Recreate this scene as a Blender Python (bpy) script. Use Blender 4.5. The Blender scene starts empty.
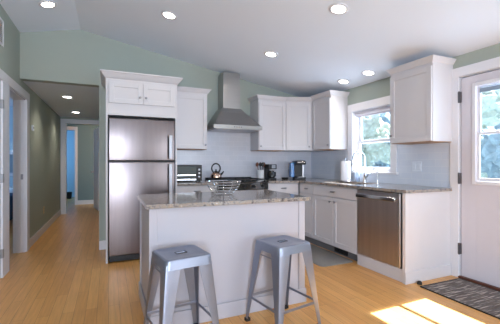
import bpy, bmesh, math, random
from mathutils import Vector, Matrix
random.seed(7)
S = bpy.context.scene
PI = math.pi

# ------------------------------------------------------------------ camera
TH = 0.414; F = 322.0
cd = bpy.data.cameras.new('camera'); cam = bpy.data.objects.new('camera', cd)
S.collection.objects.link(cam); S.camera = cam
cam.location = (0, 0, 1.177); cam.rotation_euler = (PI/2, 0, -TH)
cd.sensor_fit = 'HORIZONTAL'; cd.sensor_width = 36; cd.lens = 36*F/500
cd.shift_y = 1.0/500; cd.clip_start = 0.05; cd.clip_end = 200

# ------------------------------------------------------------------ world, sun, daylight, added fill lights, exposure
w = bpy.data.worlds.new('world'); S.world = w; w.use_nodes = True
wn = w.node_tree.nodes; bgn = wn['Background']
bgn.inputs[0].default_value = (0.66, 0.80, 1.0, 1); bgn.inputs[1].default_value = 1.3

def sun_light():
    d = bpy.data.lights.new('sun', 'SUN'); d.energy = 42; d.angle = 0.009; d.color = (1, 0.96, 0.90)
    o = bpy.data.objects.new('sun', d); S.collection.objects.link(o)
    o.rotation_euler = Vector((1, 0.03, 1.30)).to_track_quat('Z', 'Y').to_euler()
sun_light()
def area(name, loc, target, sx, sy, power, col):
    d = bpy.data.lights.new(name, 'AREA'); d.shape = 'RECTANGLE'; d.size = sx; d.size_y = sy
    d.energy = power; d.color = col
    o = bpy.data.objects.new(name, d); S.collection.objects.link(o); o.location = loc
    o.rotation_euler = (Vector(loc)-Vector(target)).to_track_quat('Z', 'Y').to_euler()
    return o
area('rear_right_fill', (2.65, -2.9, 1.25), (1.8, -0.8, 2.9), 1.1, 1.9, 58, (0.84, 0.90, 1.0))  # added fill behind the camera, tilted up to brighten the ceiling
area('rear_left_fill', (-.60, -2.9, 1.3), (1.7, 0.8, 2.3), .7, 1.7, 185, (0.74, 0.84, 1.0))  # added fill from rear left, for faces turned towards the left wall
area('side_fill', (3.6, -1.65, 1.3), (0.6, -.2, 2.5), .9, 1.0, 12, (0.72, 0.84, 1.0))  # added fill at an invented opening in the right wall, out of view
area('kitchen_window_daylight', (3.75, 3.4, 1.6), (2.3, 3.2, 1.9), 0.9, 1.0, 34, (0.5, 0.73, 1.0))
area('entry_door_daylight', (3.85, 1.7, 1.5), (1.8, 1.9, 1.9), 0.9, 1.1, 32, (0.7, 0.85, 1.0))
area('bedroom_daylight', (-2.9, 6.2, 1.5), (-1.6, 7.6, 1.2), 1.2, 1.3, 26, (0.30, 0.58, 1.0))
area('bathroom_daylight', (-2.2, 11.3, 1.5), (-1.2, 12.2, 1.3), 0.8, 1.2, 22, (0.28, 0.58, 1.0))
area('far_room_daylight', (0.8, 9.4, 1.5), (-0.7, 10.2, 1.2), 0.7, 1.2, 5, (0.45, 0.7, 1.0))
S.view_settings.view_transform = 'Standard'; S.view_settings.look = 'None'
S.view_settings.gamma = 1; S.view_settings.use_curve_mapping = False
S.view_settings.exposure = 0.05

# ------------------------------------------------------------------ materials
def srgb(r, g, b):
    f = lambda c: (c/255/12.92) if c/255 <= 0.04045 else ((c/255+0.055)/1.055)**2.4
    return (f(r), f(g), f(b), 1)
def new_mat(name):
    m = bpy.data.materials.new(name); m.use_nodes = True
    n = m.node_tree.nodes; return m, n, m.node_tree.links, n['Principled BSDF']
def mat(name, col, rough=0.5, metal=0.0, noise=0.0, scale=20, bump=0.0, bscale=60, stretch=None, spec=0.5, **k):
    m, n, l, p = new_mat(name)
    p.inputs['Roughness'].default_value = rough; p.inputs['Metallic'].default_value = metal
    p.inputs['Specular IOR Level'].default_value = spec
    tc = n.new('ShaderNodeTexCoord'); mp = n.new('ShaderNodeMapping'); l.new(tc.outputs['Object'], mp.inputs[0])
    if stretch: mp.inputs['Scale'].default_value = stretch
    nz = n.new('ShaderNodeTexNoise'); nz.inputs['Scale'].default_value = scale; nz.inputs['Detail'].default_value = 3
    l.new(mp.outputs[0], nz.inputs['Vector'])
    mx = n.new('ShaderNodeMix'); mx.data_type = 'RGBA'
    c2 = tuple(c*(1-noise) for c in col[:3])+(1,); c1 = tuple(min(1, c*(1+noise*0.6)) for c in col[:3])+(1,)
    mx.inputs[6].default_value = c2; mx.inputs[7].default_value = c1
    l.new(nz.outputs['Fac'], mx.inputs[0]); l.new(mx.outputs[2], p.inputs['Base Color'])
    if bump:
        nb = n.new('ShaderNodeTexNoise'); nb.inputs['Scale'].default_value = bscale; l.new(mp.outputs[0], nb.inputs['Vector'])
        b = n.new('ShaderNodeBump'); b.inputs['Strength'].default_value = bump; b.inputs['Distance'].default_value = 0.002
        l.new(nb.outputs['Fac'], b.inputs['Height']); l.new(b.outputs[0], p.inputs['Normal'])
    return m
def emis(name, col, strength):
    m, n, l, p = new_mat(name)
    p.inputs['Base Color'].default_value = col
    p.inputs['Emission Color'].default_value = col; p.inputs['Emission Strength'].default_value = strength
    return m
def brick(name, c1, c2, cm, scale, bw, rh, mortar, rough, rot=(0, 0, 0), offset=0.5, bump=0.3, noise=0.0, nstretch=(1, 1, 1), swap=None):
    m, n, l, p = new_mat(name); p.inputs['Roughness'].default_value = rough
    tc = n.new('ShaderNodeTexCoord')
    vec = tc.outputs['Object']
    if swap:
        sp = n.new('ShaderNodeSeparateXYZ'); cb = n.new('ShaderNodeCombineXYZ'); l.new(vec, sp.inputs[0])
        for i, a in enumerate(swap): l.new(sp.outputs[a], cb.inputs[i])
        vec = cb.outputs[0]
    b = n.new('ShaderNodeTexBrick'); l.new(vec, b.inputs['Vector'])
    b.inputs['Color1'].default_value = c1; b.inputs['Color2'].default_value = c2; b.inputs['Mortar'].default_value = cm
    b.inputs['Scale'].default_value = scale; b.inputs['Brick Width'].default_value = bw
    b.inputs['Row Height'].default_value = rh; b.inputs['Mortar Size'].default_value = mortar; b.offset = offset
    out = b.outputs['Color']
    if noise:
        mp = n.new('ShaderNodeMapping'); mp.inputs['Scale'].default_value = nstretch; l.new(vec, mp.inputs[0])
        nz = n.new('ShaderNodeTexNoise'); nz.inputs['Scale'].default_value = 6; nz.inputs['Detail'].default_value = 5
        l.new(mp.outputs[0], nz.inputs['Vector'])
        mr = n.new('ShaderNodeMapRange'); mr.inputs['From Min'].default_value = .3; mr.inputs['From Max'].default_value = .7
        mr.inputs['To Min'].default_value = 1-noise; mr.inputs['To Max'].default_value = 1+noise*0.5; l.new(nz.outputs['Fac'], mr.inputs[0])
        vm = n.new('ShaderNodeVectorMath'); vm.operation = 'SCALE'; l.new(out, vm.inputs[0]); l.new(mr.outputs[0], vm.inputs['Scale'])
        out = vm.outputs[0]
    l.new(out, p.inputs['Base Color'])
    if bump:
        bp = n.new('ShaderNodeBump'); bp.inputs['Strength'].default_value = bump; bp.inputs['Distance'].default_value = 0.002; bp.invert = True
        l.new(b.outputs['Fac'], bp.inputs['Height']); l.new(bp.outputs[0], p.inputs['Normal'])
    return m

M = {}
M['wall'] = mat('sage_wall_paint', srgb(163, 171, 162), 0.75, noise=0.03, scale=3, bump=0.08, bscale=200)
M['bluewall'] = mat('blue_room_paint', srgb(176, 200, 212), 0.75, noise=0.02)
M['ceil'] = mat('ceiling_paint', srgb(226, 233, 243), 0.85, noise=0.02, scale=2, bump=0.08, bscale=150)
M['white'] = mat('white_trim_paint', srgb(222, 221, 226), 0.42, noise=0.015)
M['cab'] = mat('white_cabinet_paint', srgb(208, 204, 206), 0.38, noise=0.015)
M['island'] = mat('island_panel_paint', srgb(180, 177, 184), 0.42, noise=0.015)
M['doorpaint'] = mat('entry_door_paint', srgb(206, 201, 208), 0.4, noise=0.015)
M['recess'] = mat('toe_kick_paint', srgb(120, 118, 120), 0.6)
M['floor'] = brick('oak_strip_floor', srgb(226, 170, 100), srgb(212, 152, 84), srgb(160, 108, 58), 1.0, 1.1, 0.083, 0.0012, 0.33,
                   offset=0.37, bump=0.1, noise=0.13, nstretch=(0.6, 9, 1), swap=(1, 0, 2))
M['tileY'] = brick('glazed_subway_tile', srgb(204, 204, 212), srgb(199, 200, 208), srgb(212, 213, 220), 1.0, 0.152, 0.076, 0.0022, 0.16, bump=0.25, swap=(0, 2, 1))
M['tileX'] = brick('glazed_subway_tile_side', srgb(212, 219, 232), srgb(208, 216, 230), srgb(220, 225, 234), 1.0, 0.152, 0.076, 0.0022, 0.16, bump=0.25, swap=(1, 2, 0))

def granite():
    m, n, l, p = new_mat('speckled_granite'); p.inputs['Roughness'].default_value = 0.12
    tc = n.new('ShaderNodeTexCoord')
    a = n.new('ShaderNodeTexNoise'); a.inputs['Scale'].default_value = 30; a.inputs['Detail'].default_value = 6; a.inputs['Roughness'].default_value = 0.65
    l.new(tc.outputs['Object'], a.inputs['Vector'])
    r = n.new('ShaderNodeValToRGB'); e = r.color_ramp.elements
    e[0].position = 0.30; e[0].color = srgb(54, 48, 50)
    e[1].position = 0.72; e[1].color = srgb(200, 194, 188)
    x = e.new(0.42); x.color = srgb(104, 96, 94)
    x = e.new(0.50); x.color = srgb(158, 150, 144)
    x = e.new(0.60); x.color = srgb(152, 134, 116)
    l.new(a.outputs['Fac'], r.inputs[0])
    v = n.new('ShaderNodeTexVoronoi'); v.inputs['Scale'].default_value = 90; l.new(tc.outputs['Object'], v.inputs['Vector'])
    r2 = n.new('ShaderNodeValToRGB'); r2.color_ramp.elements[0].position = 0.12; r2.color_ramp.elements[0].color = (0.35, 0.33, 0.33, 1)
    r2.color_ramp.elements[1].position = 0.3; r2.color_ramp.elements[1].color = (1, 1, 1, 1); l.new(v.outputs['Distance'], r2.inputs[0])
    mx = n.new('ShaderNodeMix'); mx.data_type = 'RGBA'; mx.blend_type = 'MULTIPLY'; mx.inputs[0].default_value = 0.6
    l.new(r.outputs[0], mx.inputs[6]); l.new(r2.outputs[0], mx.inputs[7]); l.new(mx.outputs[2], p.inputs['Base Color'])
    return m
M['granite'] = granite()
M['steel'] = mat('brushed_stainless', srgb(122, 113, 113), 0.28, 1.0, noise=0.18, scale=30, stretch=(1, 1, 0.05), bump=0.05, bscale=200)
M['hoodsteel'] = mat('hood_stainless', srgb(172, 170, 168), 0.32, 1.0, noise=0.08, scale=30, stretch=(0.05, 1, 1), bump=0.03, bscale=200)
M['dwsteel'] = mat('dishwasher_stainless', srgb(206, 198, 196), 0.34, 1.0, noise=0.20, scale=24, stretch=(1, 1, 0.03))
M['chrome'] = mat('polished_chrome', srgb(214, 216, 220), 0.12, 1.0)
M['nickel'] = mat('satin_nickel', srgb(160, 160, 164), 0.3, 1.0)
M['stool'] = mat('galvanised_stool_metal', srgb(146, 152, 168), 0.40, 0.85, noise=0.10, scale=14, bump=0.03, bscale=90)
M['ventback'] = mat('vent_backing', srgb(170, 170, 168), 0.7)
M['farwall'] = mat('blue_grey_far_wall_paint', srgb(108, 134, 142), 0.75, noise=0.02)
M['satin'] = mat('satin_handle_metal', srgb(190, 190, 196), 0.45, 0.6)
M['hinge'] = mat('aged_hinge_metal', srgb(96, 92, 96), 0.5, 0.6)
M['black'] = mat('black_plastic', srgb(24, 25, 28), 0.45, noise=0.1)
M['iron'] = mat('cast_iron', srgb(34, 34, 36), 0.55, 0.3, noise=0.2)
M['rubber'] = mat('dark_rubber', srgb(38, 34, 32), 0.7)
M['blackglass'] = mat('black_glass', srgb(30, 26, 24), 0.08)
M['ovenglass'] = mat('oven_glass', srgb(52, 62, 58), 0.38)
M['ceramic'] = mat('white_ceramic', srgb(226, 226, 228), 0.25)
M['paper'] = mat('paper_towel', srgb(240, 240, 244), 0.9, bump=0.4, bscale=120)
M['wood'] = mat('dark_utensil_wood', srgb(92, 52, 38), 0.5, noise=0.2)
M['under'] = mat('bare_wood_underside', srgb(176, 140, 112), 0.6, noise=0.1)
M['copper'] = mat('warm_steel', srgb(206, 178, 160), 0.2, 1.0)
M['blue'] = mat('blue_tank_plastic', srgb(40, 120, 190), 0.15, noise=0.1)
M['greymat'] = mat('grey_cushion_mat', srgb(132, 128, 124), 0.85, noise=0.15, scale=40, bump=0.5, bscale=150)
M['navy'] = mat('navy_bedding', srgb(48, 66, 92), 0.9, noise=0.2)
M['plate'] = mat('switch_plate', srgb(218, 226, 238), 0.4)
M['warmlitplate'] = mat('warm_lit_plate', srgb(214, 190, 140), 0.4)  # yellowish hall lamp light put into the plate colour
M['lamp'] = emis('lit_lamp_lens', (1, 0.95, 0.86, 1), 14)
M['shade'] = mat('window_shade_fabric', srgb(222, 216, 222), 0.8)
M['blind'] = mat('raised_blind', srgb(150, 166, 184), 0.6, noise=0.2, scale=60, stretch=(0.05, 0.05, 3))
M['bark'] = mat('tree_bark', srgb(96, 80, 66), 0.9, noise=0.3)
M['leaf1'] = mat('pale_leaves', srgb(196, 206, 196), 0.8, noise=0.6, scale=6, bump=1, bscale=9)
M['leaf2'] = mat('dark_leaves', srgb(140, 164, 178), 0.8, noise=0.6, scale=6, bump=1, bscale=9)
M['yard'] = mat('yard_ground', srgb(120, 140, 150), 0.9, noise=0.3, scale=1.5)
M['deck'] = mat('deck_boards', srgb(150, 160, 176), 0.7, noise=0.2, scale=12, stretch=(1, 10, 1))

def rug_mat():
    m, n, l, p = new_mat('striped_rug_weave'); p.inputs['Roughness'].default_value = 0.95
    tc = n.new('ShaderNodeTexCoord'); mp = n.new('ShaderNodeMapping'); mp.inputs['Scale'].default_value = (5.0, 70, 1)
    l.new(tc.outputs['Object'], mp.inputs[0])
    a = n.new('ShaderNodeTexNoise'); a.inputs['Scale'].default_value = 1.0; a.inputs['Detail'].default_value = 2; l.new(mp.outputs[0], a.inputs['Vector'])
    r = n.new('ShaderNodeValToRGB'); e = r.color_ramp.elements
    e[0].position = .38; e[0].color = srgb(92, 80, 74); e[1].position = .62; e[1].color = srgb(186, 174, 164)
    x = e.new(.47); x.color = srgb(112, 100, 94); x = e.new(.54); x.color = srgb(84, 82, 84)
    l.new(a.outputs['Fac'], r.inputs[0]); l.new(r.outputs[0], p.inputs['Base Color'])
    return m
M['rug'] = rug_mat()
def glass_mat():
    m = bpy.data.materials.new('clear_window_glass'); m.use_nodes = True
    n = m.node_tree.nodes; l = m.node_tree.links; n.clear()
    o = n.new('ShaderNodeOutputMaterial'); t = n.new('ShaderNodeBsdfTransparent'); t.inputs[0].default_value = (0.94, 0.97, 1, 1)
    g = n.new('ShaderNodeBsdfGlossy'); g.inputs['Roughness'].default_value = 0.03
    mx = n.new("ShaderNodeMixShader"); mx.inputs[0].default_value = 0.05; l.new(t.outputs[0], mx.inputs[1]); l.new(g.outputs[0], mx.inputs[2])
    l.new(mx.outputs[0], o.inputs[0]); return m
M['glass'] = glass_mat()

# ------------------------------------------------------------------ geometry helpers
def B(): return bmesh.new()
def box(bm, x0, x1, y0, y1, z0, z1, bev=0.0, seg=2):
    if min(x1-x0, y1-y0, z1-z0) < 1e-5: return bm
    t = bmesh.new()
    bmesh.ops.create_cube(t, size=1)
    for v in t.verts:
        v.co = Vector(((x0+x1)/2+v.co.x*(x1-x0), (y0+y1)/2+v.co.y*(y1-y0), (z0+z1)/2+v.co.z*(z1-z0)))
    if bev: bmesh.ops.bevel(t, geom=t.edges[:], offset=bev, segments=seg, affect='EDGES', profile=0.6)
    merge(bm, t); return bm
def merge(bm, t, mtx=None):
    if mtx is not None: bmesh.ops.transform(t, matrix=mtx, verts=t.verts)
    me = bpy.data.meshes.new('tmp'); t.to_mesh(me); t.free(); bm.from_mesh(me); bpy.data.meshes.remove(me)
def loft(bm, rings, cap=True, closed=True):
    R = [[bm.verts.new(p) for p in r] for r in rings]
    n = len(R[0])
    for a, b in zip(R, R[1:]):
        for i in range(n if closed else n-1):
            j = (i+1) % n; bm.faces.new((a[i], a[j], b[j], b[i]))
    if cap:
        bm.faces.new(R[0][::-1]); bm.faces.new(R[-1])
    return bm
def prism(bm, poly, z0, z1): return loft(bm, [[(x, y, z0) for x, y in poly], [(x, y, z1) for x, y in poly]])
def lathe(bm, prof, c=(0, 0, 0), n=24, cap=True):
    return loft(bm, [[(c[0]+r*math.cos(2*PI*i/n), c[1]+r*math.sin(2*PI*i/n), c[2]+z) for i in range(n)] for r, z in prof], cap)
def tube(bm, pts, r, n=8, cap=True, closed=False):
    pts = [Vector(p) for p in pts]; rings = []; prev = None; m = len(pts)
    for i, p in enumerate(pts):
        if closed: d = pts[(i+1) % m]-pts[i-1]
        else: d = pts[min(i+1, m-1)]-pts[max(i-1, 0)]
        d.normalize()
        if prev is None:
            u = d.orthogonal().normalized()
        else:
            u = (prev-d*prev.dot(d)).normalized()
        prev = u; v = d.cross(u)
        rr = r[i] if isinstance(r, (list, tuple)) else r
        rings.append([p+u*rr*math.cos(2*PI*k/n)+v*rr*math.sin(2*PI*k/n) for k in range(n)])
    if closed:
        R = [[bm.verts.new(q) for q in ring] for ring in rings]
        for a in range(m):
            A, C = R[a], R[(a+1) % m]
            for i in range(n): bm.faces.new((A[i], A[(i+1) % n], C[(i+1) % n], C[i]))
        return bm
    return loft(bm, rings, cap)
def obj(name, bm, m, parent=None, smooth=False, loc=None):
    bmesh.ops.recalc_face_normals(bm, faces=bm.faces)
    me = bpy.data.meshes.new(name); bm.to_mesh(me); bm.free()
    me.materials.append(M[m] if isinstance(m, str) else m)
    if smooth:
        me.polygons.foreach_set('use_smooth', [True]*len(me.polygons))
        try: me.set_sharp_from_angle(angle=math.radians(smooth if smooth is not True else 40))
        except Exception: pass
    o = bpy.data.objects.new(name, me); S.collection.objects.link(o)
    if parent: o.parent = parent
    if loc: o.location = loc
    return o
def tag(o, label, cat, group=None, kind=None):
    o['label'] = label; o['category'] = cat
    if group: o['group'] = group
    if kind: o['kind'] = kind
    return o
def thing(name, label, cat, loc=(0, 0, 0), rz=0, group=None):
    o = bpy.data.objects.new(name, None); S.collection.objects.link(o); o.empty_display_size = .1
    o.location = loc; o.rotation_euler = (0, 0, rz); return tag(o, label, cat, group)
def struct(name, bm, m, label=None, cat=None, parent=None, smooth=False):
    o = obj(name, bm, m, parent, smooth)
    if not parent:
        o['kind'] = 'structure'; o['label'] = label or name; o['category'] = cat or name.split('_')[0]
    return o
def sroot(name, label, cat, loc=(0, 0, 0), rz=0):
    o = thing(name, label, cat, loc, rz); o['kind'] = 'structure'; return o
def dup(root, loc, rz=None, label=None):
    r = root.copy(); S.collection.objects.link(r); r.location = loc
    if rz is not None: r.rotation_euler = (0, 0, rz)
    if label: r['label'] = label
    for ch in list(root.children):
        c = ch.copy(); S.collection.objects.link(c); c.parent = r
        for g in list(ch.children):
            d = g.copy(); S.collection.objects.link(d); d.parent = c
    return r

# ------------------------------------------------------------------ room dimensions
XL, XR, YB, XH = -1.01, 3.31, 4.82, -0.117      # left wall, right wall, back wall, hall's right wall
YE, YR = 8.5, -3.0                              # hall end wall, rear of the room
ZH = 2.23                                       # hall ceiling
XRI, ZRI = -0.34, 2.95; ZLW, ZRW = 2.80, 2.285  # ridge and wall-top heights
WT = 0.13
def zc(x): return ZRI-(x-XRI)*(ZRI-ZRW)/(XR-XRI) if x > XRI else ZRI-(XRI-x)*(ZRI-ZLW)/(XRI-XL)

# floor
bm = B(); box(bm, -4.2, XR+0.2, YR, 13.2, -0.08, 0)
struct('floor', bm, 'floor', 'honey coloured narrow strip wood floor', 'floor')
# ceiling: two slopes
bm = B()
def slab(bm, x0, x1, z0, z1, y0, y1, t=0.1):
    loft(bm, [[(x0, y, z0), (x1, y, z1), (x1, y, z1+t), (x0, y, z0+t)] for y in (y0, y1)])
slab(bm, XL-WT, XRI, zc(XL)-(ZRI-ZLW)/(XRI-XL)*WT, ZRI, YR, YB+0.05)
slab(bm, XRI, XR+WT, ZRI, ZRW-(ZRI-ZRW)/(XR-XRI)*WT, YR, YB+0.05)
struct('ceiling', bm, 'ceil', 'white vaulted ceiling sloping down from a ridge on the left', 'ceiling')
bm = B(); box(bm, XL-WT, XH+0.3, YB+WT, YE, ZH, ZH+0.08)
struct('ceiling_hall', bm, 'ceil', 'low flat ceiling of the hallway', 'ceiling')

# back wall with gable and hall opening
bm = B()
def gable(bm, pts, y0, y1): loft(bm, [[(x, y, z) for x, z in pts] for y in (y0, y1)])
gable(bm, [(XL, ZH), (XH, ZH), (XH, zc(XH)+.02), (XRI, ZRI+.02), (XL, ZLW+.02)], YB, YB+WT)
gable(bm, [(XH, 0), (XR, 0), (XR, ZRW+.02), (XH, zc(XH)+.02)], YB, YB+WT)
struct('wall_back', bm, 'wall', 'sage green gable wall behind the fridge and hood', 'wall')
# hall right wall
bm = B(); box(bm, XH, XH+WT, YB+WT, YE, 0, ZH)
struct('wall_hall_right', bm, 'wall', 'right wall of the hallway', 'wall')

# left wall with two door openings (Y ranges)
DA = (3.18, 4.03); DB = (4.27, 5.10); DH = 2.02
def wall_x(bm, x0, x1, y0, y1, z1, holes):
    cur = y0
    for (a, b, c, d) in sorted(holes):
        box(bm, x0, x1, cur, a, 0, z1); 
        if c > 0: box(bm, x0, x1, a, b, 0, c)
        box(bm, x0, x1, a, b, d, z1); cur = b
    box(bm, x0, x1, cur, y1, 0, z1)
bm = B(); wall_x(bm, XL-WT, XL, YR, YB+WT, ZLW, [(DA[0], DA[1], 0, DH), (DB[0], YB+WT, 0, DH)])
wall_x(bm, XL-WT, XL, YB+WT, YE, ZH+.02, [(YB+WT, DB[1], 0, DH)])
struct('wall_left', bm, 'wall', 'sage green left wall running on into the hallway', 'wall')

# right wall with window and entry door
WIN = (3.04, 3.74, 1.06, 1.93)
DR = (1.235, 2.165, 0.0, 2.06)
bm = B(); wall_x(bm, XR, XR+WT, YR, YB+WT, ZRW, [(-2.1, -1.2, 0.9, 2.0), (DR[0], DR[1], 0, DR[3]), WIN])  # first hole is an unseen opening added for sun bounce off the floor
struct('wall_right', bm, 'wall', 'pale green right wall with window and glazed door', 'wall')

bm = B()
for q in ((XL-WT, -.95, 0, 3.0), (-.25, 2.1, 0, 3.0), (-.95, -.25, 0, .4), (-.95, -.25, 2.2, 3.0), (3.2, XR+WT, 0, 3.0), (2.1, 3.2, 0, .12), (2.1, 3.2, 2.2, 3.0)): box(bm, q[0], q[1], YR-.12, YR, q[2], q[3])  # both gaps are made up, out of view, to light the room
struct('wall_rear', bm, 'wall', 'rear wall behind the camera with two openings added to let light in', 'wall')
# backsplash tile
def strip(name, label, m, *bx):
    bm = B()
    for b in bx: box(bm, *b)
    return struct(name, bm, m, label, 'trim')
strip('trim_1', 'pale glazed subway tile behind the stove', 'tileY', (0.80, XR, YB-.008, YB, .914, 1.42), (1.30, 2.14, YB-.008, YB, 1.42, 1.70))
strip('trim_2', 'pale blue subway tile around the sink window', 'tileX',
      (XR-.008, XR, 2.265, 2.95, .914, 1.42), (XR-.008, XR, 2.95, 3.84, .914, 1.03), (XR-.008, XR, 3.84, YB-.008, .914, 1.42))

# hall end wall, far room
bm = B(); X0 = -0.91; X1 = -0.17
box(bm, XL-WT, X0, YE, YE+.12, 0, ZH); box(bm, X0, X1, YE, YE+.12, 2.09, ZH); box(bm, X1, XH+WT, YE, YE+.12, 0, ZH)
struct('wall_hall_end', bm, 'wall', 'end wall of the hallway around the open door', 'wall')
bm = B(); box(bm, -0.86, 1.2, 10.3, 10.4, 0, 2.3); box(bm, -2.6, -1.75, 10.3, 10.4, 0, 2.3); box(bm, -1.75, -.86, 10.3, 10.4, 2.1, 2.3)
box(bm, 1.2, 1.3, YE+.12, 10.4, 0, 2.3); box(bm, -2.7, -2.6, YE+.12, 12.6, 0, 2.3)
struct('wall_far', bm, 'farwall', 'blue grey wall of the room past the hallway', 'wall')
bm = B(); box(bm, -2.7, -.4, 12.6, 12.7, 0, 2.3); box(bm, -.5, -.4, 10.4, 12.6, 0, 2.3)
struct('wall_bathroom', bm, 'bluewall', 'blue lit wall seen through the farthest doorway', 'wall')
bm = B(); box(bm, -2.7, 1.3, YE+.12, 12.7, 2.3, 2.36); struct('ceiling_far', bm, 'ceil', 'ceiling of the room past the hallway', 'ceiling')
# bedroom beyond the left wall
bm = B(); box(bm, -3.6, XL-WT, 8.4, 8.5, 0, 2.4); box(bm, -3.7, -3.6, 4.0, 8.5, 0, 2.4); box(bm, -3.6, XL-WT, 4.0, 4.1, 0, 2.4)
struct('wall_bedroom', bm, 'bluewall', 'blue lit bedroom walls beyond the left doorway', 'wall')
bm = B(); box(bm, -3.7, XL-WT, 4.0, 8.5, 2.4, 2.46); struct('ceiling_bedroom', bm, 'ceil', 'bedroom ceiling beyond the left doorway', 'ceiling')

# baseboards
def base(name, label, *bx):
    bm = B()
    for b in bx: box(bm, *b, bev=0.004)
    return struct(name, bm, 'white', label, 'baseboard')
base('baseboard_left', 'white baseboard along the left hallway wall', (XL, XL+.016, 5.26, YE, 0, .12))
base('baseboard_near_left', 'white baseboard of the left wall nearer the camera', (XL, XL+.016, YR, 3.06, 0, .12))
base('baseboard_back', 'short white baseboard beside the fridge tower', (XH, -.035, YB-.016, YB, 0, .12))
base('baseboard_far', 'white baseboard of the far room', (-.83, 1.2, 10.284, 10.3, 0, .12))
base('baseboard_right', 'white baseboard of the right wall near the camera', (XR-.016, XR, YR, 1.12, 0, .12))

# ------------------------------------------------------------------ left wall doors
t = sroot('door_2', 'open white doorway to the blue bedroom, left wall', 'door')
bm = B()
box(bm, XL, XL+.022, 4.15, DB[0], 0, DH, .004); box(bm, XL, XL+.022, DB[1], DB[1]+.15, 0, DH, .004)
box(bm, XL, XL+.024, 4.15, DB[1]+.15, DH, DH+.10, .004)
box(bm, XL-WT, XL+.001, DB[1]-.018, DB[1], 0, DH); box(bm, XL-WT, XL+.001, DB[0], DB[0]+.018, 0, DH); box(bm, XL-WT, XL+.001, DB[0], DB[1], DH-.018, DH)
box(bm, XL-.08, XL-.05, DB[1]-.032, DB[1]-.018, 0, DH-.018)
obj('door_casing', bm, 'white', t)
bm = B(); box(bm, XL-.045, XL-.018, DB[1]-.022, DB[1]-.0175, .96, 1.03, .001); obj('strike_plate', bm, 'nickel', t)
t = sroot('door_3', 'white door at the left edge with dark hinges', 'door')
bm = B()
box(bm, XL, XL+.022, DA[1], 4.149, 0, DH, .004); box(bm, XL, XL+.022, DA[0]-.11, DA[0], 0, DH, .004); box(bm, XL, XL+.024, DA[0]-.11, 4.149, DH, DH+.10, .004)
obj('door_casing', bm, 'white', t)
bm = B(); box(bm, XL-.045, XL-.006, DA[0]+.006, DA[1]-.006, .01, DH-.006, .003)
for (a, b) in ((.12, .95), (1.08, 1.9)): box(bm, XL-.006, XL-.001, DA[0]+.13, DA[1]-.13, a, b, .002)
slabo = obj('door_slab', bm, 'white', t)
for z in (0.25, 1.02, 1.78):
    bm = B(); box(bm, XL-.004, XL+.026, DA[1]-.012, DA[1]+.028, z-.045, z+.045, .003); obj('hinge', bm, 'nickel', t)

# hall end door
t = sroot('door_4', 'open white door at the end of the hallway', 'door')
bm = B()
box(bm, XL+.005, X0, YE-.02, YE, 0, 2.09, .003); box(bm, X1, XH, YE-.02, YE, 0, 2.09, .003); box(bm, XL+.005, XH, YE-.022, YE, 2.09, 2.19, .003)
box(bm, X0, X0+.015, YE, YE+.12, 0, 2.09); box(bm, X1-.015, X1, YE, YE+.12, 0, 2.09)
obj('door_casing', bm, 'white', t)
bm = B(); box(bm, -.72, 0, -.02, .02, .01, 2.05, .003)
for a, b in ((.15, .95), (1.1, 1.9)):
    box(bm, -.60, -.12, -.026, -.02, a, b, .002)
o = obj('door_slab', bm, 'white', t); o.location = (-.20, YE+.16, 0); o.rotation_euler = (0, 0, math.radians(-79))
h = obj('door_knob', lathe(B(), [(.001, 0), (.012, 0), (.012, .03), (.028, .04), (.028, .06), (.001, .07)]), 'nickel', o, True)
h.location = (-.66, -.02, .95); h.rotation_euler = (PI/2, 0, 0)
t = sroot('trim_3', 'white casing of the farthest doorway', 'trim')
bm = B(); box(bm, -.87, -.80, 10.28, 10.3, 0, 2.1, .003); box(bm, -1.8, -.80, 10.28, 10.3, 2.1, 2.2, .003); box(bm, -1.80, -1.74, 10.28, 10.3, 0, 2.1, .003)
obj('casing', bm, 'white', t)

# ------------------------------------------------------------------ sink window
t = sroot('window_1', 'white framed double hung window over the sink', 'window')
y0, y1, z0, z1 = WIN
bm = B()
box(bm, XR-.02, XR, y0-.09, y0, z0, z1, .003); box(bm, XR-.02, XR, y1, y1+.10, z0, z1, .003)
box(bm, XR-.024, XR, y0-.09, y1+.10, z1, z1+.11, .004)
for a, b, c, d in ((y0, y0+.012, z0, z1), (y1-.012, y1, z0, z1), (y0, y1, z1-.012, z1), (y0, y1, z0, z0+.012)): box(bm, XR-.001, XR+WT, a, b, c, d)
obj('window_frame', bm, 'white', t)
bm = B(); box(bm, XR-.05, XR+.06, y0-.12, y1+.12, z0-.028, z0, .004); obj('window_sill', bm, 'white', t)
def sash(t, x, ya, yb, za, zb, s=.045, th=.03, low=.05, m='white'):
    bm = B()
    box(bm, x, x+th, ya, ya+s, za, zb, .003); box(bm, x, x+th, yb-s, yb, za, zb, .003)
    box(bm, x, x+th, ya+s, yb-s, za, za+low, .003); box(bm, x, x+th, ya+s, yb-s, zb-s*.8, zb, .003)
    o = obj('window_sash', bm, m, t)
    bm = B(); box(bm, x+th/2-.002, x+th/2+.002, ya+s, yb-s, za+low, zb-s*.8); obj('glass_pane', bm, 'glass', o)
    return o
sash(t, XR+.07, y0+.012, y1-.012, z0+.012, 1.50)
sash(t, XR+.10, y0+.012, y1-.012, 1.46, z1-.012)
bm = B(); box(bm, XR+.01, XR+.05, y0+.014, y1-.014, 1.865, 1.915, .01, 3); box(bm, XR+.028, XR+.034, y0+.03, y1-.03, 1.84, 1.87); obj('roller_shade', bm, 'shade', t)

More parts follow.
